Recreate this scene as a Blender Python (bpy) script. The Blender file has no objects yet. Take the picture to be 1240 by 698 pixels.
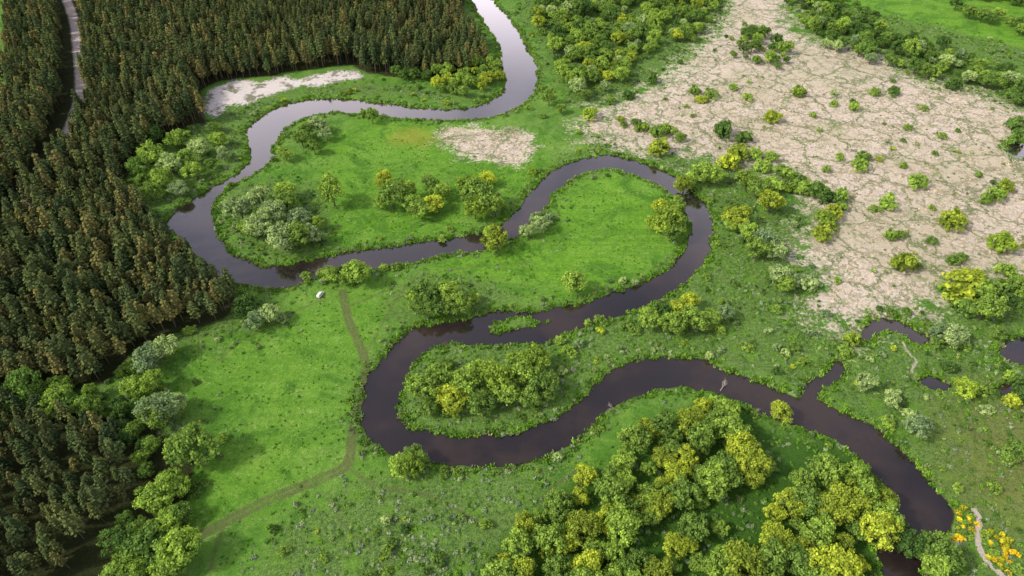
import bpy, math, random
import numpy as np
from mathutils import Vector, Matrix
rng=np.random.default_rng(7); random.seed(7)
scene=bpy.context.scene
# ------------------------------------------------------------------ survey -> ground coordinates (metres)
ALT=200.0; TILT=math.radians(43); F=24/36*1240
ct,st=math.cos(TILT),math.sin(TILT)
def G(px,py,z=0.0):
    xn=(px-620)/F; yn=(349-py)/F
    dz=yn*ct-st; dy=yn*st+ct
    t=(z-ALT)/dz
    return (xn*t, dy*t)
def GP(l): return np.array([G(a,b) for a,b in l])
def mpp(px,py):      # metres per survey unit
    x,y=G(px,py); 
    return (y*ct+ALT*st)/F
def smooth(P,closed=False,n=4):
    P=np.asarray(P,float); N=len(P); out=[]
    rngi=range(N) if closed else range(N-1)
    for i in rngi:
        if closed: p0,p1,p2,p3=P[i-1],P[i],P[(i+1)%N],P[(i+2)%N]
        else: p0,p1,p2,p3=P[max(i-1,0)],P[i],P[i+1],P[min(i+2,N-1)]
        for k in range(n):
            t=k/n
            out.append(0.5*((2*p1)+(-p0+p2)*t+(2*p0-5*p1+4*p2-p3)*t*t+(-p0+3*p1-3*p2+p3)*t**3))
    if not closed: out.append(P[-1])
    return np.array(out)
TAB=rng.random((256,256))
def vn(x,y,s,seed=0):
    x=np.asarray(x)/s+seed*17.3; y=np.asarray(y)/s+seed*9.7
    xi=np.floor(x).astype(int); yi=np.floor(y).astype(int); fx=x-xi; fy=y-yi
    fx=fx*fx*(3-2*fx); fy=fy*fy*(3-2*fy)
    a=TAB[yi%256,xi%256]; b=TAB[yi%256,(xi+1)%256]; c=TAB[(yi+1)%256,xi%256]; d=TAB[(yi+1)%256,(xi+1)%256]
    return (a*(1-fx)+b*fx)*(1-fy)+(c*(1-fx)+d*fx)*fy
# ------------------------------------------------------------------ grid
def axis(a,b,step,lo,hi):
    core=np.arange(a,b+step,step)
    l=[];v=a;s=step
    while v>lo: s*=1.25; v-=s; l.append(v)
    r=[];v=core[-1];s=step
    while v<hi: s*=1.25; v+=s; r.append(v)
    return np.array(l[::-1]+list(core)+r)
xs=axis(-450,450,0.9,-9000,9000); ys=axis(75,600,0.9,-3000,14000)
NX,NY=len(xs),len(ys)
X,Y=np.meshgrid(xs,ys)
def sdf(poly,maxd,closed=True):
    """positive inside, clipped to +-maxd"""
    D=np.full((NY,NX),float(maxd)); N=len(poly)
    ins=np.zeros((NY,NX),bool)
    for i in range(N if closed else N-1):
        a=poly[i]; b=poly[(i+1)%N]
        x0,x1=min(a[0],b[0])-maxd,max(a[0],b[0])+maxd; y0,y1=min(a[1],b[1])-maxd,max(a[1],b[1])+maxd
        i0,i1=np.searchsorted(xs,[x0,x1]); j0,j1=np.searchsorted(ys,[y0,y1])
        if i1>i0 and j1>j0:
            xx=X[j0:j1,i0:i1]; yy=Y[j0:j1,i0:i1]; d=b-a; L=max(d@d,1e-9)
            t=np.clip(((xx-a[0])*d[0]+(yy-a[1])*d[1])/L,0,1)
            q=np.hypot(xx-a[0]-t*d[0],yy-a[1]-t*d[1])
            D[j0:j1,i0:i1]=np.minimum(D[j0:j1,i0:i1],q)
        if closed and a[1]!=b[1]:
            j0,j1=np.searchsorted(ys,[min(a[1],b[1]),max(a[1],b[1])])
            if j1>j0:
                xc=a[0]+(ys[j0:j1]-a[1])/(b[1]-a[1])*(b[0]-a[0])
                ins[j0:j1]^=(xs[None,:]<xc[:,None])
    return np.where(ins,D,-D) if closed else D
def inpoly(px,py,poly):
    c=np.zeros(len(px),bool); N=len(poly)
    for i in range(N):
        a=poly[i]; b=poly[(i+1)%N]
        if a[1]==b[1]: continue
        m=((a[1]>py)!=(b[1]>py))&(px<(b[0]-a[0])*(py-a[1])/(b[1]-a[1])+a[0]); c^=m
    return c
def sample(A,x,y):
    i=np.clip(np.searchsorted(xs,x),0,NX-1); j=np.clip(np.searchsorted(ys,y),0,NY-1)
    return A[j,i]
# ------------------------------------------------------------------ river
bankL=[(530,-75),(552,-30),(574,0),(580,15),(598,40),(608,58),(606,75),(613,92),(610,108),(595,121),(570,129),(540,132),(500,129),(450,123),(400,119),(365,121),(335,131),(310,145),(300,158),(303,175),(306,190),(292,207),(265,222),(235,240),(212,256),(204,272),(220,288),(242,308),(265,330),(295,344),(335,347),(375,338),(410,331),(450,325),(500,316),(545,306),(585,299),(615,289),(640,275),(655,255),(668,235),(690,217),(715,206),(745,203),(775,212),(805,226),(828,245),(838,265),(838,290),(825,312),(800,333),(770,347),(735,358),(700,368),(665,375),(630,377),(600,378),(570,385),(530,392),(500,400),(478,418),(462,440),(447,462),(441,490),(443,515),(455,533),(480,547),(530,556),(580,563),(620,562),(660,550),(690,535),(712,515),(735,495),(765,478),(800,466),(840,466),(875,478),(905,488),(960,510),(1000,525),(1040,550),(1075,580),(1088,605),(1083,630),(1070,655),(1068,675),(1080,700),(1110,760),(1150,850)]
bankR=[(560,-75),(580,-30),(597,0),(615,20),(635,50),(650,85),(648,105),(632,125),(600,138),(560,144),(500,142),(450,137),(400,134),(365,142),(345,155),(332,170),(328,187),(315,202),(295,215),(272,228),(260,242),(257,262),(265,288),(283,307),(310,318),(345,321),(380,314),(420,305),(470,298),(530,290),(588,282),(612,268),(628,250),(648,226),(672,206),(705,193),(738,188),(775,195),(812,210),(842,230),(858,252),(862,278),(857,305),(842,328),(815,352),(780,368),(745,381),(710,392),(680,403),(655,413),(620,415),(580,413),(545,414),(515,422),(497,440),(486,465),(483,490),(490,512),(510,522),(560,527),(620,527),(660,515),(700,490),(725,465),(752,445),(790,435),(840,436),(880,448),(930,465),(968,482),(978,464),(1003,448),(1012,436),(1019,444),(1014,462),(990,470),(988,480),(1020,500),(1060,520),(1100,555),(1130,590),(1148,620),(1145,640),(1122,665),(1118,698),(1150,760),(1200,850)]
river=np.vstack([smooth(GP(bankL)),smooth(GP(bankR))[::-1]])
S=sdf(river,30)
isl=smooth(GP([(590,398),(600,386),(620,382),(650,384),(673,386),(662,393),(630,398),(600,404)]),True,3)
S=np.minimum(S,-sdf(isl,30))
ponds=[[(1046,412),(1048,397),(1065,388),(1090,390),(1112,400),(1121,410),(1112,413),(1090,401),(1066,398),(1056,410)],
 [(1214,424),(1232,412),(1290,410),(1290,440),(1225,436)],[(1219,177),(1230,171),(1300,178),(1300,202),(1236,191)],
 [(1117,462),(1130,458),(1150,466),(1138,471)],[(1205,470),(1220,463),(1236,470),(1222,477)]]
for p in ponds: S=np.maximum(S,sdf(smooth(GP(p),True,3),30))
S=S+(vn(X,Y,3.2,1)-.5)*1.8+(vn(X,Y,9,2)-.5)*2.2+.5
WL=-0.8
Z=np.interp(S,[-30,-5,-2.2,0,2.5,8],[0,0,-0.25,WL,-1.7,-2.6])
Z+=(vn(X,Y,60,3)-.5)*0.8*np.clip(-S/20,0,1)+(vn(X,Y,2.2,5)-.5)*0.3*np.clip(-S/3,0,1)
Z=np.where(S<-0.3,np.maximum(Z,WL+0.05),Z)
def m(poly,soft=8,pre=True):
    P=smooth(GP(poly),True,3) if pre else poly
    return np.clip(0.5+sdf(P,soft)/(2*soft),0,1)
def line(pts,w):
    return np.clip(1-sdf(smooth(GP(pts)),w,False)/w,0,1)
reed=m([(705,150),(735,128),(765,118),(815,85),(855,45),(880,5),(870,-60),(935,-60),(955,10),(970,45),(1050,62),(1110,92),(1190,112),(1232,132),(1420,180),(1480,330),(1250,335),(1180,352),(1120,372),(1050,392),(1005,396),(975,355),(985,325),(962,300),(985,262),(935,210),(870,195),(800,188),(740,178),(712,165)],26)
reed=np.maximum(reed,m([(529,160),(560,152),(600,155),(640,162),(648,180),(628,198),(590,196),(560,188),(540,178)],10))
sand=m([(250,124),(258,106),(290,97),(318,99),(345,92),(360,97),(395,88),(432,87),(436,95),(408,99),(395,104),(360,106),(338,112),(318,118),(296,128),(276,128),(262,144),(250,138)],6)
sand=np.maximum(sand,m([(1150,655),(1158,640),(1166,660),(1158,668)],3)*.8)
pine_poly=[(-420,-150),(520,-150),(560,-40),(562,5),(556,42),(585,62),(592,78),(560,90),(530,92),(505,94),(450,90),(425,80),(395,82),(345,88),(330,92),(300,93),(262,100),(243,112),(246,135),(252,150),(232,152),(205,168),(175,188),(155,210),(158,235),(178,262),(205,290),(235,315),(262,335),(287,362),(272,386),(225,402),(190,412),(165,428),(140,455),(100,475),(50,470),(0,465),(-420,430)]
glade=[(-60,-30),(4,-30),(16,50),(10,120),(-60,190)]
floor=np.clip(m(pine_poly,6)-m(glade,6),0,1)
bl_poly=[(-300,455),(0,470),(60,478),(130,492),(175,508),(225,540),(240,560),(225,610),(228,650),(225,690),(190,740),(150,900),(-300,900)]
br_poly=[(605,660),(650,625),(690,590),(740,560),(790,515),(850,490),(905,500),(940,525),(1010,535),(1065,575),(1080,610),(1062,650),(1060,700),(1100,860),(600,860),(590,700)]
floor=np.maximum(floor,m(bl_poly,6)*.95)
under=m(br_poly,8)
rough=np.zeros_like(S)
for p in [[(700,160),(800,190),(880,200),(960,260),(965,300),(985,330),(980,360),(1010,400),(1200,360),(1300,350),(1400,800),(1150,700),(1130,600),(1060,520),(980,470),(900,455),(800,435),(740,440),(700,480),(660,490),(670,420),(720,390),(800,355),(850,310),(860,250),(800,205),(740,190)],
 [(440,580),(560,570),(650,560),(700,540),(640,630),(600,760),(300,800),(330,660),(390,610)],
 [(150,150),(300,150),(300,200),(250,225),(210,250),(150,215)],
 [(250,145),(350,110),(470,100),(550,115),(590,120),(450,118),(350,120),(310,140),(298,170),(260,200),(200,240)],
 [(640,0),(880,0),(840,60),(760,110),(700,130),(660,60)],
 [(960,0),(1240,60),(1400,150),(1240,140),(1050,70)],
 [(600,255),(640,235),(670,250),(655,285),(620,290)],
 [(488,420),(560,415),(680,410),(720,440),(650,510),(560,522),(500,510)],
 [(130,430),(280,370),(330,365),(340,395),(250,410),(190,450),(230,500),(260,540),(200,520),(130,480)],
 [(480,350),(560,335),(620,350),(600,375),(500,392),(470,400)],
 [(270,225),(380,225),(400,260),(390,300),(330,315),(270,290)]]:
    rough=np.maximum(rough,m(p,12))
rough=np.maximum(rough,np.clip(1-(-S)/9,0,1)*(S<0)*.85)
bright=m([(560,290),(640,275),(700,215),(745,208),(800,230),(832,255),(832,290),(790,330),(700,355),(590,350),(520,330)],8)
bright=np.maximum(bright,m([(400,160),(470,140),(560,148),(640,160),(650,200),(600,270),(470,290),(380,290),(400,220)],9)*.8)
bright=np.maximum(bright,m([(980,5),(1040,-40),(1300,-40),(1300,60),(1160,75),(1080,55),(1010,30)],12))
bright=np.maximum(bright,m([(280,390),(380,350),(470,345),(470,400),(430,470),(430,560),(300,620),(250,600),(280,520),(240,440)],16)*.75)
yel=m([(470,165),(495,153),(525,158),(528,172),(500,178),(478,175)],9)*.85
brown=m([(1150,500),(1240,470),(1400,500),(1400,660),(1240,640),(1170,600)],14)*.8
track=np.zeros_like(S)
for pts in ([(412,352),(420,390),(437,430),(438,470),(424,520),(418,560),(385,578),(330,600),(280,625),(240,645),(170,665)],[(417,352),(426,390),(443,430),(444,470),(430,520),(424,563),(388,584),(333,606),(283,631),(243,651),(173,671)]):
    track=np.maximum(track,line(pts,1.3)*.9)
for pts,w_,a_ in (([(418,565),(460,590),(520,600),(590,640)],1.3,.6),([(444,430),(470,380),(500,340),(560,325),(640,318)],1.3,.5),([(255,690),(262,660),(270,640)],1.4,.6),([(1160,510),(1210,545),(1260,580)],1.6,.6),([(395,362),(350,380),(310,400),(260,440)],1.3,.5),([(425,370),(480,348),(540,335)],1.3,.55),([(640,650),(660,600),(700,570)],1.3,.6),([(400,600),(420,640),(500,700)],1.3,.5)):
    track=np.maximum(track,line(pts,w_)*a_)
path=np.maximum(line([(1180,618),(1186,630),(1184,655),(1196,680),(1225,705),(1260,730)],1.4),line([(1094,415),(1100,428),(1110,438),(1104,450),(1118,470)],1.5)*.5)
roadpts=[(72,-20),(88,20),(94,60),(97,110),(86,150),(66,195),(25,255),(-20,300)]
road=np.maximum(line(roadpts,5),line([(85,-40),(92,0)],3)*.9)
# ------------------------------------------------------------------ node helpers
def mat(name):
    M=bpy.data.materials.new(name); M.use_nodes=True; nt=M.node_tree; nt.nodes.clear()
    return M,nt
def N(nt,t,**k):
    n=nt.nodes.new(t)
    for a,b in k.items(): setattr(n,a,b)
    return n
def lk(nt,a,b): nt.links.new(a,b)
def noise(nt,vec,scale,detail=3,rough=.6,dist=0):
    n=N(nt,'ShaderNodeTexNoise'); n.inputs['Scale'].default_value=scale; n.inputs['Detail'].default_value=detail
    n.inputs['Roughness'].default_value=rough; n.inputs['Distortion'].default_value=dist
    lk(nt,vec,n.inputs['Vector']); return n.outputs['Fac']
def mth(nt,op,a,b=None,clamp=False):
    n=N(nt,'ShaderNodeMath',operation=op,use_clamp=clamp)
    for i,v in enumerate((a,b)):
        if v is None: continue
        if isinstance(v,(int,float)): n.inputs[i].default_value=v
        else: lk(nt,v,n.inputs[i])
    return n.outputs[0]
def mapr(nt,v,a,b,c=0,d=1):
    n=N(nt,'ShaderNodeMapRange',interpolation_type='SMOOTHSTEP'); lk(nt,v,n.inputs['Value'])
    for k,q in zip(('From Min','From Max','To Min','To Max'),(a,b,c,d)): n.inputs[k].default_value=q
    return n.outputs['Result']
def mix(nt,f,a,b,bt='MIX'):
    n=N(nt,'ShaderNodeMix',data_type='RGBA',blend_type=bt)
    if isinstance(f,(int,float)): n.inputs['Factor'].default_value=f
    else: lk(nt,f,n.inputs['Factor'])
    for s,v in ((6,a),(7,b)):
        if isinstance(v,tuple): n.inputs[s].default_value=(*v,1)
        else: lk(nt,v,n.inputs[s])
    return n.outputs[2]
def attr(nt,name): 
    n=N(nt,'ShaderNodeAttribute',attribute_name=name); return n
# ------------------------------------------------------------------ ground
def grid_mesh(name,Xa,Ya,Za,attrs):
    ny,nx=Xa.shape; me=bpy.data.meshes.new(name)
    co=np.stack([Xa,Ya,Za],-1).reshape(-1,3).astype(np.float32)
    idx=np.arange(ny*nx).reshape(ny,nx)
    f=np.stack([idx[:-1,:-1],idx[:-1,1:],idx[1:,1:],idx[1:,:-1]],-1).reshape(-1,4)
    me.vertices.add(len(co)); me.vertices.foreach_set('co',co.ravel())
    me.loops.add(f.size); me.loops.foreach_set('vertex_index',f.ravel().astype(np.int32))
    me.polygons.add(len(f)); me.polygons.foreach_set('loop_start',np.arange(0,f.size,4,dtype=np.int32)); 
    me.polygons.foreach_set('use_smooth',np.ones(len(f),bool))
    me.update(calc_edges=True)
    for k,A in attrs.items():
        at=me.attributes.new(k,'FLOAT','POINT'); at.data.foreach_set('value',A.ravel().astype(np.float32))
    o=bpy.data.objects.new(name,me); scene.collection.objects.link(o); return o
ground=grid_mesh('ground',X,Y,Z,dict(reed=reed,sand=sand,forest=floor,under=under,rough=rough,bright=bright,yel=yel,brown=brown,track=track,path=path,road=road,wet=S))
M,nt=mat('meadow_ground')
tc=N(nt,'ShaderNodeTexCoord').outputs['Object']
n_big=noise(nt,tc,.018,4,.6); n_mid=noise(nt,tc,.11,5,.65); n_fine=noise(nt,tc,.7,5,.75); n_vf=noise(nt,tc,2.6,3,.8); n_m2=noise(nt,tc,.045,7,.75,1.4); n_m3=noise(nt,tc,.25,5,.75,.8)
def A(k): return attr(nt,k).outputs['Fac']
def brk(a,amt=.6,w=.1): # ragged edge
    s=mth(nt,'ADD',a,mth(nt,'MULTIPLY',mth(nt,'SUBTRACT',n_mid,.5),amt*1.4)); s=mth(nt,'ADD',s,mth(nt,'MULTIPLY',mth(nt,'SUBTRACT',n_fine,.5),amt))
    return mapr(nt,s,.5-w,.5+w)
g=mix(nt,mapr(nt,n_mid,.35,.65),(.085,.225,.026),(.150,.320,.040))
g=mix(nt,mapr(nt,n_big,.4,.62),g,mix(nt,n_fine,(.115,.235,.044),(.19,.34,.070)))
g=mix(nt,mth(nt,'MULTIPLY',A('bright'),.75),g,mix(nt,mapr(nt,n_fine,.3,.7),(.120,.300,.020),(.215,.450,.038)))
g=mix(nt,mapr(nt,n_m2,.48,.60,0,.8),g,(.065,.185,.022))
g=mix(nt,mapr(nt,n_m2,.46,.30,0,.6),g,(.25,.42,.07))
g=mix(nt,mapr(nt,n_m3,.52,.68,0,.5),g,(.07,.19,.024))
g=mix(nt,mapr(nt,mth(nt,'ADD',n_fine,mth(nt,'MULTIPLY',n_mid,.5)),.79,.94,0,.6),g,(.29,.39,.14))
# faint mowing lines
mpn=N(nt,'ShaderNodeMapping'); mpn.inputs['Rotation'].default_value=(0,0,math.radians(62)); mpn.inputs['Scale'].default_value=(.015,.30,1); lk(nt,tc,mpn.inputs['Vector'])
g=mix(nt,mth(nt,'MULTIPLY',mapr(nt,noise(nt,mpn.outputs[0],1.0,3,.6),.45,.62),mth(nt,'MULTIPLY',A('bright'),.5)),g,(.10,.25,.025))
g=mix(nt,mth(nt,'MULTIPLY',brk(A('yel'),.7,.35),.7),g,(.30,.33,.05))
# rough wetland growth: mottled
r1=mix(nt,mapr(nt,n_fine,.38,.62),(.060,.135,.024),(.17,.275,.065))
r1=mix(nt,mapr(nt,n_vf,.52,.72),r1,(.29,.38,.18))
r1=mix(nt,mapr(nt,n_mid,.5,.66),r1,mix(nt,n_fine,(.09,.22,.022),(.17,.33,.045)))
g=mix(nt,mth(nt,'MULTIPLY',brk(A('rough'),.7,.2),.85),g,r1)
g=mix(nt,mth(nt,'MULTIPLY',A('brown'),n_mid),g,(.25,.19,.08))
# dry reed
mp=N(nt,'ShaderNodeVectorMath',operation='ADD'); lk(nt,tc,mp.inputs[0])
nn=N(nt,'ShaderNodeTexNoise'); nn.inputs['Scale'].default_value=.09; nn.inputs['Detail'].default_value=5; nn.inputs['Roughness'].default_value=.65; lk(nt,tc,nn.inputs['Vector'])
sc=N(nt,'ShaderNodeVectorMath',operation='SCALE'); lk(nt,nn.outputs['Color'],sc.inputs[0]); sc.inputs['Scale'].default_value=22; lk(nt,sc.outputs[0],mp.inputs[1])
def vor(scale):
    v=N(nt,'ShaderNodeTexVoronoi',feature='DISTANCE_TO_EDGE'); v.inputs['Scale'].default_value=scale; lk(nt,mp.outputs[0],v.inputs['Vector']); return v.outputs['Distance']
v1=mapr(nt,mth(nt,'ADD',vor(.11),mth(nt,'MULTIPLY',mth(nt,'SUBTRACT',n_fine,.5),.10)),.01,.10,1,0)
v2=mapr(nt,mth(nt,'ADD',vor(.04),mth(nt,'MULTIPLY',mth(nt,'SUBTRACT',n_fine,.5),.08)),.0,.055,1,0)
rd=mix(nt,mapr(nt,n_fine,.3,.7),(.52,.44,.35),(.80,.70,.60))
rd=mix(nt,mapr(nt,n_big,.45,.62,0,.45),rd,(.48,.44,.28))
rd=mix(nt,mth(nt,'MULTIPLY',v1,mapr(nt,n_m2,.32,.58,.25,.8)),rd,(.22,.23,.11))
rd=mix(nt,mth(nt,'MULTIPLY',v2,.85),rd,(.14,.20,.07))
rd=mix(nt,mapr(nt,n_mid,.55,.70,0,.65),rd,(.22,.32,.10))
g=mix(nt,brk(A('reed'),1.3,.16),g,rd)
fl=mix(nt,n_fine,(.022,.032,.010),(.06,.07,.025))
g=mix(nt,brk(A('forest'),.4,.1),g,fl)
g=mix(nt,mth(nt,'MULTIPLY',brk(A('under'),.6,.2),.9),g,mix(nt,n_fine,(.025,.075,.012),(.075,.18,.025)))
sd_=mix(nt,n_fine,(.58,.51,.48),(.92,.87,.85)); sd_=mix(nt,mapr(nt,n_mid,.50,.60,0,.85),sd_,(.16,.18,.09))
g=mix(nt,brk(A('sand'),1.1,.08),g,sd_)
g=mix(nt,mth(nt,'MULTIPLY',mapr(nt,A('track'),.1,.6),mapr(nt,n_mid,.3,.5,.35,.85)),g,(.135,.155,.06))
g=mix(nt,mapr(nt,mth(nt,'ADD',A('path'),mth(nt,'MULTIPLY',mth(nt,'SUBTRACT',n_fine,.5),.7)),.25,.5),g,(.6,.53,.45))
g=mix(nt,mapr(nt,mth(nt,'ADD',A('road'),mth(nt,'MULTIPLY',mth(nt,'SUBTRACT',n_fine,.5),.9)),.2,.6),g,mix(nt,n_mid,(.46,.38,.36),(.72,.64,.60)))
wet=A('wet')
g=mix(nt,mapr(nt,mth(nt,'ADD',wet,mth(nt,'MULTIPLY',mth(nt,'SUBTRACT',n_fine,.5),1.5)),-.9,-.1),g,(.035,.030,.018))
g=mix(nt,1.0,g,mix(nt,mapr(nt,n_vf,.25,.75),(.66,.69,.66),(1.32,1.29,1.32)),'MULTIPLY')
bs=N(nt,'ShaderNodeBsdfPrincipled'); lk(nt,g,bs.inputs['Base Color']); bs.inputs['Roughness'].default_value=.95; bs.inputs['Specular IOR Level'].default_value=.1
bp=N(nt,'ShaderNodeBump'); bp.inputs['Strength'].default_value=.8; bp.inputs['Distance'].default_value=.9
lk(nt,mth(nt,'ADD',n_fine,mth(nt,'MULTIPLY',n_vf,.5)),bp.inputs['Height']); lk(nt,bp.outputs[0],bs.inputs['Normal'])
out=N(nt,'ShaderNodeOutputMaterial'); lk(nt,bs.outputs[0],out.inputs[0]); ground.data.materials.append(M)
# ------------------------------------------------------------------ water
wx,wy=np.meshgrid(np.linspace(-700,700,8),np.linspace(-60,900,8))
water=grid_mesh('river_water',wx,wy,np.full_like(wx,WL),{})
M,nt=mat('river_water'); tc=N(nt,'ShaderNodeTexCoord').outputs['Object']
df=N(nt,'ShaderNodeBsdfDiffuse')
lk(nt,mix(nt,mapr(nt,noise(nt,tc,.03,4),.4,.65),(.020,.016,.017),(.042,.029,.024)),df.inputs[0])
gs=N(nt,'ShaderNodeBsdfGlossy'); gs.inputs['Roughness'].default_value=.04; gs.inputs['Color'].default_value=(1,.97,1,1)
bp=N(nt,'ShaderNodeBump'); bp.inputs['Strength'].default_value=.08; bp.inputs['Distance'].default_value=.25
lk(nt,noise(nt,tc,.5,4,.6,.6),bp.inputs['Height']); lk(nt,bp.outputs[0],gs.inputs['Normal'])
fr=N(nt,'ShaderNodeFresnel'); fr.inputs['IOR'].default_value=1.33
ms=N(nt,'ShaderNodeMixShader'); lk(nt,mth(nt,'SUBTRACT',mth(nt,'MULTIPLY',fr.outputs[0],6.0),.07,True),ms.inputs[0]); lk(nt,df.outputs[0],ms.inputs[1]); lk(nt,gs.outputs[0],ms.inputs[2])
out=N(nt,'ShaderNodeOutputMaterial'); lk(nt,ms.outputs[0],out.inputs[0]); water.data.materials.append(M)
# ------------------------------------------------------------------ foliage materials
_lm={}
def leafmat(name,col,trans=.25,lo=.76,hi=1.26):
    key=(name,col)
    if key in _lm: return _lm[key]
    M,nt=mat(name); oi=N(nt,'ShaderNodeObjectInfo')
    tint=attr(nt,'tint').outputs['Fac']
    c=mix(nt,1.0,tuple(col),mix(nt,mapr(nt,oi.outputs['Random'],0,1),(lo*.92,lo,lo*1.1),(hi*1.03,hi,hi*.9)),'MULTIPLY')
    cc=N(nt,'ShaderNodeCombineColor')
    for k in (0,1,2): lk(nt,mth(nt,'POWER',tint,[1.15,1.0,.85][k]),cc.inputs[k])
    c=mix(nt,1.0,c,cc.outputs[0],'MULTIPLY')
    b=N(nt,'ShaderNodeBsdfDiffuse'); lk(nt,c,b.inputs[0]); res=b.outputs[0]
    out=N(nt,'ShaderNodeOutputMaterial')
    if trans>0:
        t=N(nt,'ShaderNodeBsdfTranslucent'); lk(nt,mix(nt,1.0,c,(1.3,1.3,.6),'MULTIPLY'),t.inputs[0])
        ms=N(nt,'ShaderNodeMixShader'); ms.inputs[0].default_value=trans; lk(nt,b.outputs[0],ms.inputs[1]); lk(nt,t.outputs[0],ms.inputs[2]); res=ms.outputs[0]
    lk(nt,res,out.inputs[0]); _lm[key]=M; return M
M,nt=mat('bark'); tc=N(nt,'ShaderNodeTexCoord').outputs['Object']; b=N(nt,'ShaderNodeBsdfPrincipled')
lk(nt,mix(nt,noise(nt,tc,4,4),(.06,.045,.035),(.16,.12,.09)),b.inputs['Base Color']); b.inputs['Roughness'].default_value=.9
out=N(nt,'ShaderNodeOutputMaterial'); lk(nt,b.outputs[0],out.inputs[0]); BARK=M
M,nt=mat('dead_wood'); tc=N(nt,'ShaderNodeTexCoord').outputs['Object']; b=N(nt,'ShaderNodeBsdfPrincipled')
lk(nt,mix(nt,noise(nt,tc,4,4),(.25,.22,.2),(.42,.38,.35)),b.inputs['Base Color']); b.inputs['Roughness'].default_value=.9
out=N(nt,'ShaderNodeOutputMaterial'); lk(nt,b.outputs[0],out.inputs[0]); DEAD=M
# ------------------------------------------------------------------ mesh builders
class MB:
    def __init__(s): s.v=[];s.f=[];s.t=[];s.m=[];s.n=0
    def quads(s,c,nrm,size,tint,mi=0,asp=1.0):
        n=len(c); r=rng.normal(size=(n,3)); nrm=nrm/np.linalg.norm(nrm,axis=1,keepdims=True)
        a=np.cross(nrm,r); a/=np.linalg.norm(a,axis=1,keepdims=True)+1e-9; b=np.cross(nrm,a)
        size=np.broadcast_to(size,(n,))[:,None]; a=a*size*.5*asp; b=b*size*.5
        v=np.stack([c-a-b*.6,c+a*.5-b,c+a+b*.5,c-a*.4+b],1).reshape(-1,3)
        f=(np.arange(n*4).reshape(n,4)+s.n); s.v.append(v); s.f+=f.tolist(); s.t.append(np.repeat(np.broadcast_to(tint,(n,)),4)); s.m+=[mi]*n; s.n+=n*4
    def tube(s,p,q,r0,r1,mi=1,k=6,tint=1.):
        p=np.array(p,float);q=np.array(q,float); d=q-p; d/=np.linalg.norm(d)+1e-9
        u=np.cross(d,[0.3,.9,.1]); u/=np.linalg.norm(u); w=np.cross(d,u)
        an=np.arange(k)*2*math.pi/k; ring=np.cos(an)[:,None]*u+np.sin(an)[:,None]*w
        v=np.vstack([p+ring*r0,q+ring*r1]); 
        s.f+=[[s.n+i,s.n+(i+1)%k,s.n+k+(i+1)%k,s.n+k+i] for i in range(k)]+[[s.n+k+i for i in range(k)]]
        s.m+=[mi]*(k+1); s.v.append(v); s.t.append(np.full(2*k,tint)); s.n+=2*k
    def blob(s,c,r,tint,mi=0,nu=8,nv=5,jit=.2):
        vs=[];
        for j in range(nv+1):
            th=math.pi*j/nv
            for i in range(nu):
                ph=2*math.pi*i/nu; k=1+jit*(rng.random()-.5)*2
                vs.append([c[0]+r[0]*k*math.sin(th)*math.cos(ph),c[1]+r[1]*k*math.sin(th)*math.sin(ph),c[2]+r[2]*k*math.cos(th)])
        for j in range(nv):
            for i in range(nu):
                s.f.append([s.n+j*nu+i,s.n+(j+1)*nu+i,s.n+(j+1)*nu+(i+1)%nu,s.n+j*nu+(i+1)%nu]); s.m.append(mi)
        s.v.append(np.array(vs)); s.t.append(np.full(len(vs),tint)); s.n+=len(vs)
    def mesh(s,name,mats):
        me=bpy.data.meshes.new(name); me.from_pydata(np.vstack(s.v).tolist(),[],s.f)
        at=me.attributes.new('tint','FLOAT','POINT'); at.data.foreach_set('value',np.concatenate(s.t).astype(np.float32))
        for q in mats: me.materials.append(q)
        me.polygons.foreach_set('material_index',np.array(s.m,dtype=np.int32)); me.update(); return me
_mc={}
def tinted(me,col,mname='leaf_foliage',**k):
    key=(me.name,col)
    if key not in _mc:
        c=me.copy(); c.materials[0]=leafmat(mname,col,**k); _mc[key]=c
    return _mc[key]
def sph(n):
    v=rng.normal(size=(n,3)); return v/np.linalg.norm(v,axis=1,keepdims=True)
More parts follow.
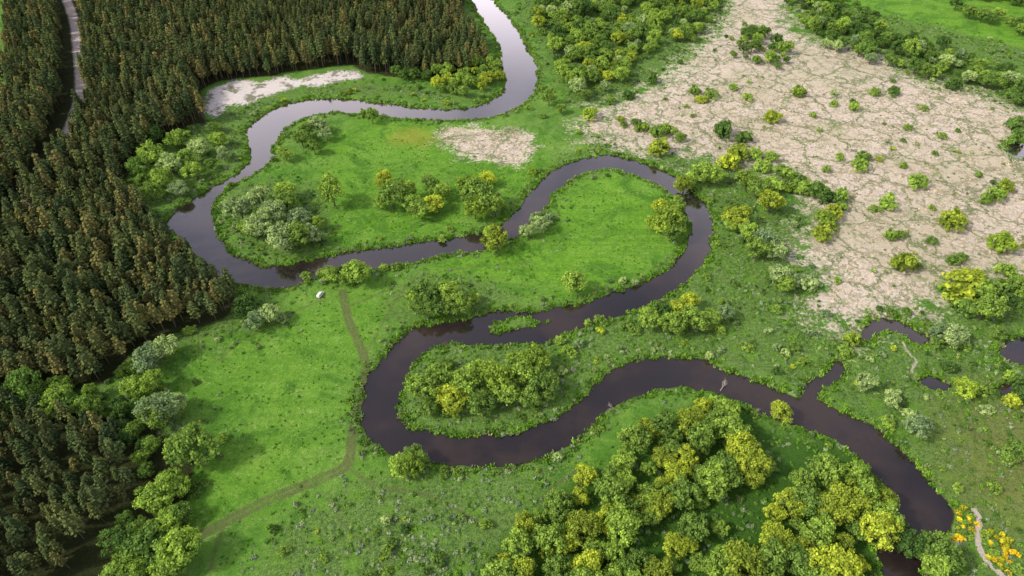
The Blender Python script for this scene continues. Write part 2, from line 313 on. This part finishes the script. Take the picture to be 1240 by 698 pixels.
def broadleaf(name,R=4.5,H=10,nb=40,lpb=90,ls=.54,kz=.8,low=-.65,bush=False):
    B=MB(); cz=H-R*kz if not bush else R*kz*.5; ctr=np.array([0,0,cz]); lx,ly=rng.uniform(.76,1.22,2)
    lobes=rng.normal(size=(3,3)); lobes[:,2]=abs(lobes[:,2])*.3; lobes/=np.linalg.norm(lobes,axis=1,keepdims=True)
    for i in range(nb):
        zz=1-(i+.5)/nb*(1-low); ph=i*2.39996+rng.random()*.9; rr=math.sqrt(max(0,1-zz*zz))
        d=np.array([rr*math.cos(ph),rr*math.sin(ph),zz]); 
        ext=.44+.32*rng.random()+.32*max(0,(lobes@d).max())**2
        c=ctr+d*np.array([R*lx,R*ly,R*kz])*ext; br=R*rng.uniform(.14,.32)
        bt=rng.uniform(.72,1.35)
        u=sph(int(lpb*(br/(R*.28))**2)); u=u[(u@d>-.45)&(u[:,2]>-.6)]
        P=c+u*br*rng.uniform(.62,1.3,(len(u),1))*np.array([1,1,.85])
        P[:,2]=np.maximum(P[:,2],.15)
        B.quads(P,u+rng.normal(size=u.shape)*.4,ls*rng.uniform(.5,1.25,len(u)),bt*rng.uniform(.8,1.2,len(u)))
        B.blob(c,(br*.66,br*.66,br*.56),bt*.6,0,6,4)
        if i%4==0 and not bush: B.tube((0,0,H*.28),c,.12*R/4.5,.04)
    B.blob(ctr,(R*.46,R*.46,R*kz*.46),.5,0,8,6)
    if not bush: 
        B.tube((0,0,-.4),(.15,.1,H*.3),.34*R/4.5,.24*R/4.5); B.tube((.15,.1,H*.3),(0,0,H*.75),.24*R/4.5,.08)
    else:
        for _ in range(4):
            q=sph(1)[0]*R*.4; B.tube((0,0,-.3),(q[0],q[1],R*.6),.1,.04)
    return B.mesh(name,[BARK,BARK])
def pine(name,H=17,R=3.0,base=.35):
    B=MB(); B.tube((0,0,-.4),(0,0,H*.6),.24,.17); B.tube((0,0,H*.6),(0,0,H*.96),.17,.03)
    L=9
    for l in range(L):
        f=l/(L-1); z=H*(base+(1-base)*f*.95); rad=R*(1-f**1.9*.82)*rng.uniform(.8,1.1); nbn=int(8-3*f)
        if f<.12: rad*=.75
        o=rng.random()*6.28
        for k in range(nbn):
            a=o+k*6.283/nbn+rng.normal()*.2; rl=rad*rng.uniform(.7,1.15); dx,dy=math.cos(a),math.sin(a); tn=rng.uniform(.75,1.22)
            n=max(5,int(10*rl/R)); t=np.linspace(.25,1,n)
            P=np.stack([dx*rl*t,dy*rl*t,z+rl*.25*t],1)+rng.normal(size=(n,3))*[.3,.3,.2]
            nr=np.tile([dx*.6,dy*.6,1],(n,1))+rng.normal(size=(n,3))*.4
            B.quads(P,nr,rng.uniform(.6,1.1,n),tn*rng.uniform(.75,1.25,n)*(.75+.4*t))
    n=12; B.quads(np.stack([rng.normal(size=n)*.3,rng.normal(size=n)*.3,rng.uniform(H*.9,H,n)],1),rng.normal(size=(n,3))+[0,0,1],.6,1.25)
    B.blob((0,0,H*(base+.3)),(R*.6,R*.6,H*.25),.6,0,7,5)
    return B.mesh(name,[BARK,BARK])
def tuft(name,R=1.0,H=.8,n=14,w=.2):
    B=MB()
    for _ in range(n):
        a=rng.random()*6.28; r=R*math.sqrt(rng.random())*.6; x,y=r*math.cos(a),r*math.sin(a); h=H*rng.uniform(.5,1.1)
        lean=rng.normal(size=2)*.35*h+np.array([math.cos(a),math.sin(a)])*.25*h; p=rng.normal(size=2); p/=np.linalg.norm(p)
        v=np.array([[x-p[0]*w,y-p[1]*w,-.1],[x+p[0]*w,y+p[1]*w,-.1],[x+lean[0]+p[0]*w*.5,y+lean[1]+p[1]*w*.5,h],[x+lean[0]-p[0]*w*.5,y+lean[1]-p[1]*w*.5,h]])
        B.v.append(v); B.f.append([B.n,B.n+1,B.n+2,B.n+3]); B.n+=4; B.m.append(0); B.t.append(np.full(4,rng.uniform(.8,1.2)))
    return B.mesh(name,[BARK])
def herb(name,R=1.1,H=.9,n=44,ls=.40):
    B=MB(); u=sph(n); u[:,2]=abs(u[:,2]); P=u*np.array([R,R,H])*rng.uniform(.6,1.05,(n,1)); P+=rng.normal(size=P.shape)*.1; P[:,2]=np.maximum(P[:,2],.05)
    B.quads(P,u+rng.normal(size=u.shape)*.5,ls*rng.uniform(.7,1.3,n),rng.uniform(.75,1.25,n)); B.blob((0,0,H*.2),(R*.7,R*.7,H*.5),.6,0,6,4)
    return B.mesh(name,[BARK])
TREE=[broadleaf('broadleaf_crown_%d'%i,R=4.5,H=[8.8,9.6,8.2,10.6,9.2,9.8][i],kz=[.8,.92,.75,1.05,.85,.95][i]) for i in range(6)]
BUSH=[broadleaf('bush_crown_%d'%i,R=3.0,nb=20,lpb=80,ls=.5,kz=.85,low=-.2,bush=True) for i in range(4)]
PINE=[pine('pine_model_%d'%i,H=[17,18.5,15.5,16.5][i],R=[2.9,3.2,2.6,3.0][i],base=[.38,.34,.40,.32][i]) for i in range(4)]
TUFT=[tuft('tuft_%d'%i) for i in range(3)]; HERB=[herb('herb_%d'%i) for i in range(3)]
COL=dict(y=(.38,.47,.060),g=(.255,.395,.075),d=(.13,.235,.055),s=(.33,.45,.19),f=(.88,.68,.04))
# ------------------------------------------------------------------ instancing
def gn_group():
    ng=bpy.data.node_groups.new('scatter','GeometryNodeTree')
    ng.interface.new_socket('Geometry',in_out='INPUT',socket_type='NodeSocketGeometry'); 
    c=ng.interface.new_socket('Collection',in_out='INPUT',socket_type='NodeSocketCollection')
    ng.interface.new_socket('Geometry',in_out='OUTPUT',socket_type='NodeSocketGeometry')
    gi=ng.nodes.new('NodeGroupInput'); go=ng.nodes.new('NodeGroupOutput')
    ci=ng.nodes.new('GeometryNodeCollectionInfo'); ci.inputs['Separate Children'].default_value=True; ci.inputs['Reset Children'].default_value=True
    ip=ng.nodes.new('GeometryNodeInstanceOnPoints'); ip.inputs['Pick Instance'].default_value=True
    def na(n,t):
        a=ng.nodes.new('GeometryNodeInputNamedAttribute'); a.data_type=t; a.inputs['Name'].default_value=n; return a.outputs['Attribute']
    L=ng.links.new
    L(gi.outputs[0],ip.inputs['Points']); L(gi.outputs[1],ci.inputs['Collection']); L(ci.outputs[0],ip.inputs['Instance'])
    L(na('idx','INT'),ip.inputs['Instance Index']); L(na('rot','FLOAT_VECTOR'),ip.inputs['Rotation']); L(na('scl','FLOAT_VECTOR'),ip.inputs['Scale'])
    L(ip.outputs[0],go.inputs[0]); return ng,c.identifier
NG,CID=gn_group()
def coll(name,items,mname='leaf_foliage',**k):
    c=bpy.data.collections.new(name)
    for i,(me,col) in enumerate(items):
        o=bpy.data.objects.new('%s_%02d'%(name,i),tinted(me,col,mname,**k)); c.objects.link(o)
    return c
def mass(name,xy,scl,idx,c,tilt=.04):
    n=len(xy); me=bpy.data.meshes.new(name); z=sample(Z,xy[:,0],xy[:,1])
    me.vertices.add(n); me.vertices.foreach_set('co',np.column_stack([xy,z]).astype(np.float32).ravel())
    a=me.attributes.new('idx','INT','POINT'); a.data.foreach_set('value',np.asarray(idx,dtype=np.int32))
    r=np.column_stack([rng.normal(size=(n,2))*tilt,rng.random(n)*6.283]); a=me.attributes.new('rot','FLOAT_VECTOR','POINT'); a.data.foreach_set('vector',r.astype(np.float32).ravel())
    s=np.asarray(scl); s=np.column_stack([s,s*rng.uniform(.85,1.15,n),s*rng.uniform(.8,1.2,n)]) if s.ndim==1 else s
    a=me.attributes.new('scl','FLOAT_VECTOR','POINT'); a.data.foreach_set('vector',s.astype(np.float32).ravel())
    o=bpy.data.objects.new(name,me); scene.collection.objects.link(o)
    md=o.modifiers.new('scatter','NODES'); md.node_group=NG; md[CID]=c; return o
def scatter(poly,sp,jit=.45,gap=-1.5,pre=True):
    P=GP(poly) if pre else poly; x0,y0=P.min(0); x1,y1=P.max(0)
    gx,gy=np.meshgrid(np.arange(x0,x1,sp),np.arange(y0,y1,sp)); gx=gx+(np.arange(gx.shape[0])%2)[:,None]*sp*.5
    gx=(gx+rng.uniform(-jit,jit,gx.shape)*sp).ravel(); gy=(gy+rng.uniform(-jit,jit,gy.shape)*sp).ravel()
    k=inpoly(gx,gy,P)&(sample(S,gx,gy)<gap); return np.column_stack([gx[k],gy[k]])
# pines
PC=coll('pine_tree_model',[(PINE[i%4],c) for i,c in enumerate([(.112,.135,.046),(.092,.122,.044),(.140,.145,.050),(.078,.115,.042),(.162,.155,.055),(.098,.13,.046)])],'pine_needles',trans=0,lo=.74,hi=1.26)
pp=scatter(pine_poly,4.5,.44,-4)
pp=pp[(pp[:,0]>-620)]
k=(sample(sand,pp[:,0],pp[:,1])<.35)&~inpoly(pp[:,0],pp[:,1],GP(glade))
rd_near=sdf(smooth(GP(roadpts)),12,False)
k&=sample(rd_near,pp[:,0],pp[:,1])>7.5
pp=pp[k]; big=vn(pp[:,0],pp[:,1],22,4)
mass('pine_forest',pp,.68+.42*big+rng.uniform(-.16,.16,len(pp)),np.clip((big*6+rng.normal(size=len(pp))*1.8).astype(int),0,5),PC)
p2=scatter([(-300,440),(0,490),(70,510),(140,520),(170,560),(165,610),(120,660),(60,720),(0,900),(-300,900)],4.8,.42)
mass('pine_grove',p2,rng.uniform(.55,.85,len(p2)),rng.integers(0,4,len(p2)),PC)
# broadleaf masses
LC=coll('broadleaf_tree_model',[(TREE[i%6],COL[c]) for i,c in enumerate('dddggggyygs')])
def bmass(name,poly,sp,lo,hi,ids,dens=1.,gap=-2.,clump=0,avoid=None):
    q=scatter(poly,sp,.48,gap); k=rng.random(len(q))<dens
    if clump: k&=vn(q[:,0],q[:,1],clump,6)>.42
    if avoid is not None: k&=~inpoly(q[:,0],q[:,1],GP(avoid))
    q=q[k]; return mass(name,q,lo+(hi-lo)*rng.random(len(q))**1.2,rng.choice(ids,len(q)),LC)
bmass('broadleaf_grove',[(612,690),(620,655),(650,625),(680,595),(715,572),(760,585),(790,610),(800,640),(790,680),(800,720),(830,860),(590,860)],5.8,.5,1.25,[3,4,5,6,7,7,8,8,9],.93)
bmass('broadleaf_grove',[(735,575),(755,550),(795,520),(850,498),(905,510),(905,555),(925,590),(880,612),(800,625),(775,600)],5.8,.5,1.2,[3,4,5,7,7,8,8,9],.85)
bmass('broadleaf_grove',[(800,645),(870,640),(930,630),(955,590),(985,565),(1040,575),(1068,605),(1058,660),(1060,760),(1080,860),(810,860)],5.8,.5,1.25,[3,4,5,6,7,8,7],.9)
bmass('broadleaf_grove',[(100,475),(150,490),(205,515),(235,560),(230,610),(232,660),(220,690),(160,740),(100,740),(150,650),(175,600),(165,550),(120,520),(0,495),(-100,480),(0,460)],6,.6,1.05,[0,1,2,3,4,5],.95)
bmass('broadleaf_grove',[(640,15),(650,-60),(880,-60),(868,10),(855,40),(830,60),(790,62),(760,95),(735,115),(700,128),(690,105),(672,90),(665,60),(650,40)],6.5,.5,1.25,[0,1,3,4,5,6,9,10,7],.68)
bmass('broadleaf_grove',[(880,70),(900,35),(930,38),(965,70),(940,85),(915,80)],6.2,.4,1.0,[0,1,3,4,5],.6)
bmass('broadleaf_grove',[(945,5),(955,-40),(1010,-10),(1060,25),(1075,50),(1150,62),(1200,85),(1240,100),(1330,140),(1300,160),(1225,128),(1180,105),(1120,98),(1060,82),(1000,62),(970,30)],6.6,.5,1.2,[0,1,1,2,3,4,5,10],.58)
bmass('broadleaf_grove',[(1130,0),(1150,-60),(1500,-60),(1500,60),(1260,70),(1200,40)],7.5,.6,1.1,[0,1,2,3,4],.6,clump=25)
bmass('broadleaf_grove',[(530,110),(520,95),(540,80),(590,72),(610,78),(604,100),(585,112),(560,120)],5.5,.55,.9,[3,4,5,9,7],.85)
bmass('broadleaf_grove',[(478,100),(480,80),(505,76),(530,85),(520,98)],6,.6,.9,[0,1,2],.9)
bmass('broadleaf_grove',[(-250,-200),(1600,-200),(1600,-75),(-250,-75)],13,.8,1.3,[0,1,2,3,4],.6,clump=60)
bmass('broadleaf_grove',[(1210,370),(1225,345),(1300,340),(1300,400),(1240,400)],6,.7,1.0,[0,1,2,3],.9)
bmass('broadleaf_grove',[(1085,670),(1095,650),(1130,648),(1165,680),(1170,740),(1120,740)],6,.65,.95,[1,2,3,4],.9)
# individually mapped trees: survey position of crown centre, crown radius, colour class
T="""290 255 14 s;310 240 14 s;330 258 15 s;350 245 13 g;362 262 13 s;340 285 16 s;360 283 14 g;318 275 14 s;300 272 12 g;378 285 11 s;345 232 10 g;385 270 8 g;
402 233 15 g;398 215 6 y;370 155 10 g;385 150 9 s;365 168 9 g;380 178 8 g;345 185 8 g;395 162 7 s;450 140 8 g;440 136 5 g;
475 237 14 g;465 215 10 y;490 230 12 g;505 246 14 g;525 242 13 y;520 222 10 g;535 232 9 g;460 245 8 g;
570 220 12 y;582 237 15 g;600 247 13 g;575 252 12 y;590 215 9 y;565 238 9 g;645 208 5 y;603 287 15 y;595 280 9 g;535 288 6 g;
430 330 14 g;400 330 10 g;412 326 8 d;418 333 9 g;370 333 6 g;465 322 6 g;480 322 6 g;388 327 6 g;
185 190 14 g;205 197 12 s;225 187 12 g;215 165 12 g;240 177 10 s;195 215 12 g;235 205 10 g;170 203 12 d;215 225 11 s;180 232 10 g;262 170 8 g;270 186 7 s;255 197 7 g;260 152 7 g;170 217 10 g;185 165 10 d;
325 378 12 s;297 367 13 d;310 386 11 s;230 400 7 g;340 385 7 s;
807 265 16 y;800 250 10 y;815 280 12 g;793 270 9 y;820 250 9 g;693 337 13 g;520 357 14 d;540 354 13 g;555 367 12 g;530 370 12 d;510 370 11 g;545 372 10 g;500 358 8 g;575 362 8 g;
655 270 9 s;640 281 8 s;665 262 7 s;648 262 7 s;
515 472 16 g;530 455 15 g;545 482 15 y;560 464 17 g;575 482 15 g;585 447 13 g;600 460 16 y;612 477 14 g;630 452 17 g;650 440 16 y;655 464 16 g;640 482 12 g;595 486 10 d;520 492 10 g;660 480 10 g;625 434 10 g;540 440 9 g;
690 425 8 g;700 415 7 s;680 450 6 s;678 412 7 g;728 386 7 g;712 390 5 g;
825 372 16 y;840 387 14 g;860 382 12 g;815 392 12 g;800 377 12 d;785 387 12 g;835 362 10 y;872 397 8 g;880 380 9 s;757 392 8 g;770 398 7 g;
880 195 13 y;895 185 12 y;850 207 12 g;865 212 10 g;830 220 10 y;905 217 12 y;920 227 11 g;935 242 14 y;940 222 12 g;925 200 10 g;950 207 12 g;965 217 12 g;975 227 12 g;990 230 12 d;900 167 10 d;1005 237 11 d;1020 237 10 g;1000 264 13 y;995 282 12 y;1010 257 10 y;1022 250 8 g;915 185 9 g;935 190 9 g;955 225 9 y;
895 262 13 y;905 280 12 g;925 290 13 s;940 300 12 s;915 302 11 g;885 272 8 g;960 337 14 s;945 332 12 s;975 342 12 s;950 345 9 g;890 250 8 g;
715 138 9 y;797 180 13 y;795 160 9 g;778 153 9 y;808 157 9 g;750 143 5 y;755 150 5 g;825 167 7 g;770 148 5 g;965 110 9 y;935 142 10 y;850 120 7 y;862 112 8 g;840 110 7 g;875 158 12 d;888 105 6 g;905 118 6 g;
1155 265 15 y;1213 296 15 y;1092 319 15 y;1042 200 9 g;1044 188 8 g;1112 220 11 g;1075 247 10 g;1060 252 6 g;1207 235 11 g;1217 226 9 y;1195 243 8 g;1092 284 7 g;1077 285 8 g;1155 316 8 g;1165 312 7 g;
1165 345 20 y;1192 352 15 g;1180 335 14 y;1147 347 10 g;1195 372 16 g;1212 347 12 g;1175 372 14 d;1160 365 12 g;1220 330 10 g;1035 130 7 g;1083 110 8 d;1155 102 9 d;1118 130 5 g;1000 205 5 g;1017 190 5 g;1095 200 5 g;1128 292 6 g;1185 212 5 g;1060 112 6 g;985 140 5 g;1010 125 5 g;1230 150 12 d;1235 165 10 d;1100 155 5 g;1140 165 5 g;
1030 410 11 y;1025 425 9 g;1050 462 10 s;1080 482 10 s;1110 517 12 s;1075 512 8 g;1170 467 12 y;1185 470 9 g;1155 402 13 s;1140 400 11 s;1135 415 9 g;1165 415 9 g;1230 542 12 g;1220 555 9 g;1150 445 9 d;1240 470 12 d;1228 485 9 y;1208 400 9 g;1225 455 9 g;1195 495 8 s;1100 500 9 s;1160 590 7 g;
1100 655 15 d;1125 660 18 d;1145 672 18 g;1130 688 15 g;1232 690 8 g;1205 590 8 g;
485 562 14 g;500 552 14 g;495 568 12 y;508 562 9 g;612 677 8 y;735 665 9 y;
200 492 17 s;215 486 10 s;185 462 12 g;160 467 12 g;180 432 16 s;195 422 14 s;165 440 10 g;150 450 9 g;232 545 22 g;215 665 22 g;205 690 14 g;170 660 22 d;190 600 18 g;240 590 9 d;30 470 16 d;70 480 14 g;110 495 14 g;10 480 14 d;
980 400 7 s;960 420 7 g;930 400 6 s;905 420 6 g;860 430 6 s;1000 380 6 s;940 375 7 g;945 495 12 y;940 420 6 s;850 495 10 y;865 488 8 g;
675 22 7 g;665 118 8 g;680 130 6 g;657 140 5 g;640 130 4 g;740 120 7 g;760 115 7 d;790 95 8 d;830 40 8 g;700 160 4 g"""
NM=dict(y='maple_tree',g='alder_tree',d='oak_tree',s='willow_tree')
cnt=0
for row in T.replace('\n','').split(';'):
    if not row.strip(): continue
    px,py,r,c=row.split(); px,py,r=float(px),float(py),float(r)
    gx_,gy_=G(px,py); inreed=float(sample(reed,np.array([gx_]),np.array([gy_]))[0])>.35
    R=r*mpp(px,py)*1.12; isb=R<3.3 or inreed
    if c=='y' and cnt%3==0: c2=(.31,.44,.06)
    else: c2=COL[c]
    base=(BUSH if isb else TREE); me=tinted(base[cnt%len(base)],c2); R0=3.0 if isb else 4.5
    s=R/R0; hc=(R*.6 if isb else s*5.4)
    x,y=G(px,py,hc); z=float(sample(Z,np.array([x]),np.array([y]))[0])
    sv=float(sample(S,np.array([x]),np.array([y]))[0])
    if sv>-.3: z=WL
    o=bpy.data.objects.new(NM[c] if not isb else ('willow_bush' if c in 'sg' else 'hazel_bush'),me)
    o.location=(x,y,z); o.rotation_euler=(rng.normal()*.07,rng.normal()*.07,rng.random()*6.28); o.scale=(s*rng.uniform(.95,1.2),s*rng.uniform(.85,1.1),s*rng.uniform(.8,1.2))
    scene.collection.objects.link(o); cnt+=1
# flowering broom
FC=coll('broom_shrub_model',[(BUSH[0],COL['f']),(BUSH[1],(.62,.60,.05)),(BUSH[2],COL['g'])])
for poly in ([(1148,640),(1152,612),(1175,612),(1184,640),(1170,662),(1150,655)],[(1190,655),(1198,636),(1220,645),(1230,672),(1224,700),(1205,692),(1193,675)]):
    q=scatter(poly,1.9,.48); mass('broom_shrub',q,rng.uniform(.2,.45,len(q)),rng.choice([0,1,2],len(q),p=[.35,.3,.35]),FC)
# rough undergrowth, bank sedges, dry reeds, meadow tufts
def field(n,box=(-440,440,80,560)):
    return rng.uniform(box[0],box[1],n),rng.uniform(box[2],box[3],n)
def visible(x,y): return abs(x)<(y*ct+ALT*st)*.75+25
# small willow scrub on banks and in the wetland
SC=coll('willow_scrub_model',[(BUSH[0],COL['g']),(BUSH[1],COL['s']),(BUSH[2],COL['d']),(BUSH[3],COL['y'])])
x,y=field(32000); s=sample(S,x,y); w=np.where((s<-2)&(s>-8),.32,0)*(vn(x,y,14,11)>.52)+np.where(s<-3,sample(rough,x,y)*.14,0)*(vn(x,y,18,12)>.45)+(sample(reed,x,y)>.5)*np.where(vn(x,y,20,14)>.62,.08,.004)
k=(rng.random(len(x))<w)&visible(x,y)&(sample(floor,x,y)<.3)&(sample(path,x,y)<.05)&(sample(sand,x,y)<.5)
q=np.column_stack([x[k],y[k]]); print('scrub',len(q)); mass('willow_scrub',q,.2+.55*rng.random(len(q))**2,rng.choice(4,len(q),p=[.45,.3,.13,.12]),SC)
UC=coll('undergrowth_model',[(HERB[0],(.10,.22,.035)),(HERB[1],(.16,.29,.055)),(HERB[2],(.29,.38,.19)),(BUSH[0],(.11,.21,.04)),(BUSH[1],(.19,.28,.09)),(HERB[0],(.15,.31,.035))],'herb_foliage',trans=0)
x,y=field(230000); s=sample(S,x,y); ro=sample(rough,x,y); un=sample(under,x,y)
w=np.maximum(ro*.9,un*.8)*(.35+1.3*vn(x,y,12,8))*(sample(reed,x,y)<.6)*(sample(sand,x,y)<.3)*(sample(floor,x,y)<.6)*(sample(path,x,y)<.1)
k=(s<-.4)&visible(x,y)&(rng.random(len(x))<w*.4)&(vn(x,y,7,9)>.3)
q=np.column_stack([x[k],y[k]]); idx=rng.choice(6,len(q),p=[.20,.28,.24,.02,.03,.23]); sc_=rng.uniform(.35,1.0,len(q)); sc_=np.where((idx==3)|(idx==4),sc_*.5,sc_)
pale=(q[:,1]<150)&(q[:,0]>-140)&(q[:,0]<20)&(rng.random(len(q))<.5); idx=np.where(pale,2,idx)
print('undergrowth',len(q)); mass('undergrowth',q,sc_,idx,UC)
GC=coll('sedge_model',[(TUFT[0],(.15,.32,.03)),(TUFT[1],(.22,.40,.05)),(TUFT[2],(.11,.24,.03)),(TUFT[0],(.30,.35,.14))],'grass_blades',trans=0)
x,y=field(380000); s=sample(S,x,y); k=(s<-.1)&(s>-3.5)&visible(x,y)&(rng.random(len(x))<np.clip(1.1+s*.25,0,1)*.9); 
q=np.column_stack([x[k],y[k]]); print('sedge',len(q)); mass('riverbank_sedge',q,rng.uniform(.6,1.4,len(q)),rng.choice(4,len(q),p=[.36,.34,.2,.10]),GC)
DC=coll('dry_reed_model',[(TUFT[0],(.62,.53,.42)),(TUFT[1],(.72,.63,.52)),(TUFT[2],(.54,.46,.34)),(HERB[0],(.24,.32,.11))],'dry_reed_blades',trans=0)
x,y=field(60000); k=(sample(reed,x,y)+.5*(vn(x,y,9,3)-.5)>.55)&(sample(S,x,y)<-1)&visible(x,y)&(y<400)
q=np.column_stack([x[k],y[k]]); print('reed',len(q)); mass('dry_reed_bed',q,rng.uniform(.35,.7,len(q)),rng.choice(4,len(q),p=[.33,.36,.25,.06]),DC)
MC=coll('meadow_tuft_model',[(TUFT[0],(.13,.31,.025)),(TUFT[1],(.21,.40,.05)),(TUFT[2],(.10,.23,.025))],'grass_blades',trans=0)
x,y=field(100000); k=(sample(S,x,y)<-2)&(sample(reed,x,y)<.4)&(sample(floor,x,y)<.5)&(sample(sand,x,y)<.3)&visible(x,y)&(sample(track,x,y)<.1)&(vn(x,y,5,2)>.35)&(y<340)&(rng.random(len(x))<.6)
q=np.column_stack([x[k],y[k]]); print('meadow',len(q)); mass('meadow_grass',q,rng.uniform(.25,.65,len(q)),rng.choice(3,len(q)),MC)
# ------------------------------------------------------------------ dead trees lying at the banks
def deadtree(px,py,ang,L=11):
    B=MB()
    def br(p,d,l,r,lev):
        q=p+d*l; B.tube(p,q,r,r*.6,0,5)
        if lev==0: return
        for _ in range(4):
            t=rng.uniform(.35,1); nd=d+rng.normal(size=3)*.55; nd[2]=abs(nd[2])*.5; nd/=np.linalg.norm(nd); br(p+d*l*t,nd,l*rng.uniform(.4,.65),r*.5,lev-1)
    br(np.array([0,0,.2]),np.array([1,0,.12]),L*.5,.2,3)
    o=bpy.data.objects.new('fallen_dead_tree',B.mesh('fallen_dead_tree',[DEAD])); x,y=G(px,py,WL); o.location=(x,y,WL+.1); o.rotation_euler=(0,0,ang); scene.collection.objects.link(o)
deadtree(757,503,2.6,9); deadtree(872,474,.9,8); deadtree(905,498,-.3,6); deadtree(700,455,2.4,6)
# ------------------------------------------------------------------ parked white van
def simple(name,col,ro=.4,met=0):
    M,nt=mat(name); b=N(nt,'ShaderNodeBsdfPrincipled'); tc=N(nt,'ShaderNodeTexCoord').outputs['Object']
    lk(nt,mix(nt,noise(nt,tc,3,3),tuple(c*.93 for c in col),col),b.inputs['Base Color']); b.inputs['Roughness'].default_value=ro
    out=N(nt,'ShaderNodeOutputMaterial'); lk(nt,b.outputs[0],out.inputs[0]); return M
cx,cy=G(388,358); car=bpy.data.objects.new('parked_van',None); car.location=(cx,cy,float(sample(Z,np.array([cx]),np.array([cy]))[0])+.02); car.rotation_euler=(0,0,math.radians(70)); car.scale=(.8,.8,.8); scene.collection.objects.link(car)
def part(name,v,f,m_,bev=0):
    me=bpy.data.meshes.new(name); me.from_pydata(v,[],f); me.materials.append(m_); o=bpy.data.objects.new(name,me); o.parent=car; scene.collection.objects.link(o)
    if bev: b=o.modifiers.new('b','BEVEL'); b.width=bev; b.segments=3
    return o
def extr(name,prof,w,m_,bev=0,tw=None):
    n=len(prof); tw=tw or [w]*n
    v=[(x,-tw[i],z) for i,(x,z) in enumerate(prof)]+[(x,tw[i],z) for i,(x,z) in enumerate(prof)]
    return part(name,v,[list(range(n))[::-1],[n+i for i in range(n)]]+[[i,(i+1)%n,n+(i+1)%n,n+i] for i in range(n)],m_,bev)
wh=simple('white_paint',(.8,.8,.8),.3); gl=simple('car_glass',(.03,.035,.04),.08); bk=simple('tyre_rubber',(.02,.02,.02),.8)
extr('body',[(-2.3,.35),(-2.35,1.0),(-2.25,1.9),(-2.0,2.05),(.6,2.05),(1.0,1.95),(1.6,1.2),(2.3,1.0),(2.4,.6),(2.35,.35)],.9,wh,.08,[.9,.9,.82,.78,.78,.8,.88,.88,.9,.9])
extr('windscreen',[(1.08,1.9),(1.62,1.24),(1.66,1.26),(1.12,1.93)],.74,gl)
for s_ in (-1,1):
    part('side_window',[(-1.9,s_*.885,1.3),(1.2,s_*.885,1.3),(.8,s_*.835,1.8),(-1.8,s_*.835,1.8)],[[0,1,2,3]],gl)
    for k_,xx in enumerate((-1.5,1.5)):
        n=16; v=[(xx+.34*math.cos(a*6.283/n),s_*yy,.34+.34*math.sin(a*6.283/n)) for yy in (.72,.93) for a in range(n)]
        part('wheel',v,[list(range(n)),[n+i for i in range(n)][::-1]]+[[i,n+i,n+(i+1)%n,(i+1)%n] for i in range(n)],bk)
# ------------------------------------------------------------------ light
SE=math.radians(42); saz=math.atan2(-1,-.3)  # azimuth from +Y toward +X
d=Vector((math.sin(saz)*math.cos(SE),math.cos(saz)*math.cos(SE),math.sin(SE)))
L=bpy.data.lights.new('sun','SUN'); L.energy=2.8; L.angle=math.radians(4); L.color=(1,.93,.78)
lo=bpy.data.objects.new('sun',L); lo.rotation_euler=d.to_track_quat('Z','Y').to_euler(); scene.collection.objects.link(lo)
w=bpy.data.worlds.new('World'); scene.world=w; w.use_nodes=True; nt=w.node_tree; bg=nt.nodes['Background']
sk=nt.nodes.new('ShaderNodeTexSky'); sk.sky_type='NISHITA'; sk.sun_disc=False; sk.sun_elevation=SE; sk.sun_rotation=saz%(2*math.pi); sk.dust_density=4; sk.air_density=.8
# bright thin cloud and haze low in the sky
tcw=N(nt,'ShaderNodeTexCoord').outputs['Generated']; sx=N(nt,'ShaderNodeSeparateXYZ'); lk(nt,tcw,sx.inputs[0])
hz=mapr(nt,sx.outputs['Z'],.30,.80,1,.15)
cl=mapr(nt,noise(nt,tcw,2.2,5,.6,.4),.40,.62,.3,1)
f_=mth(nt,'MULTIPLY',hz,cl,True); f_=mth(nt,'MAXIMUM',f_,mth(nt,'MULTIPLY',mapr(nt,sx.outputs['Z'],.32,.55,1,0),.95))
lk(nt,mix(nt,f_,sk.outputs[0],(11.0,10.2,10.8)),bg.inputs[0]); bg.inputs[1].default_value=.14
cam=bpy.data.cameras.new('camera'); cam.lens=24; cam.sensor_width=36; cam.clip_end=20000; cam.clip_start=1
co=bpy.data.objects.new('camera',cam); co.location=(0,0,ALT); co.rotation_euler=(math.pi/2-TILT,0,0); scene.collection.objects.link(co); scene.camera=co
scene.view_settings.view_transform='Standard'; scene.view_settings.look='None'; scene.view_settings.exposure=0
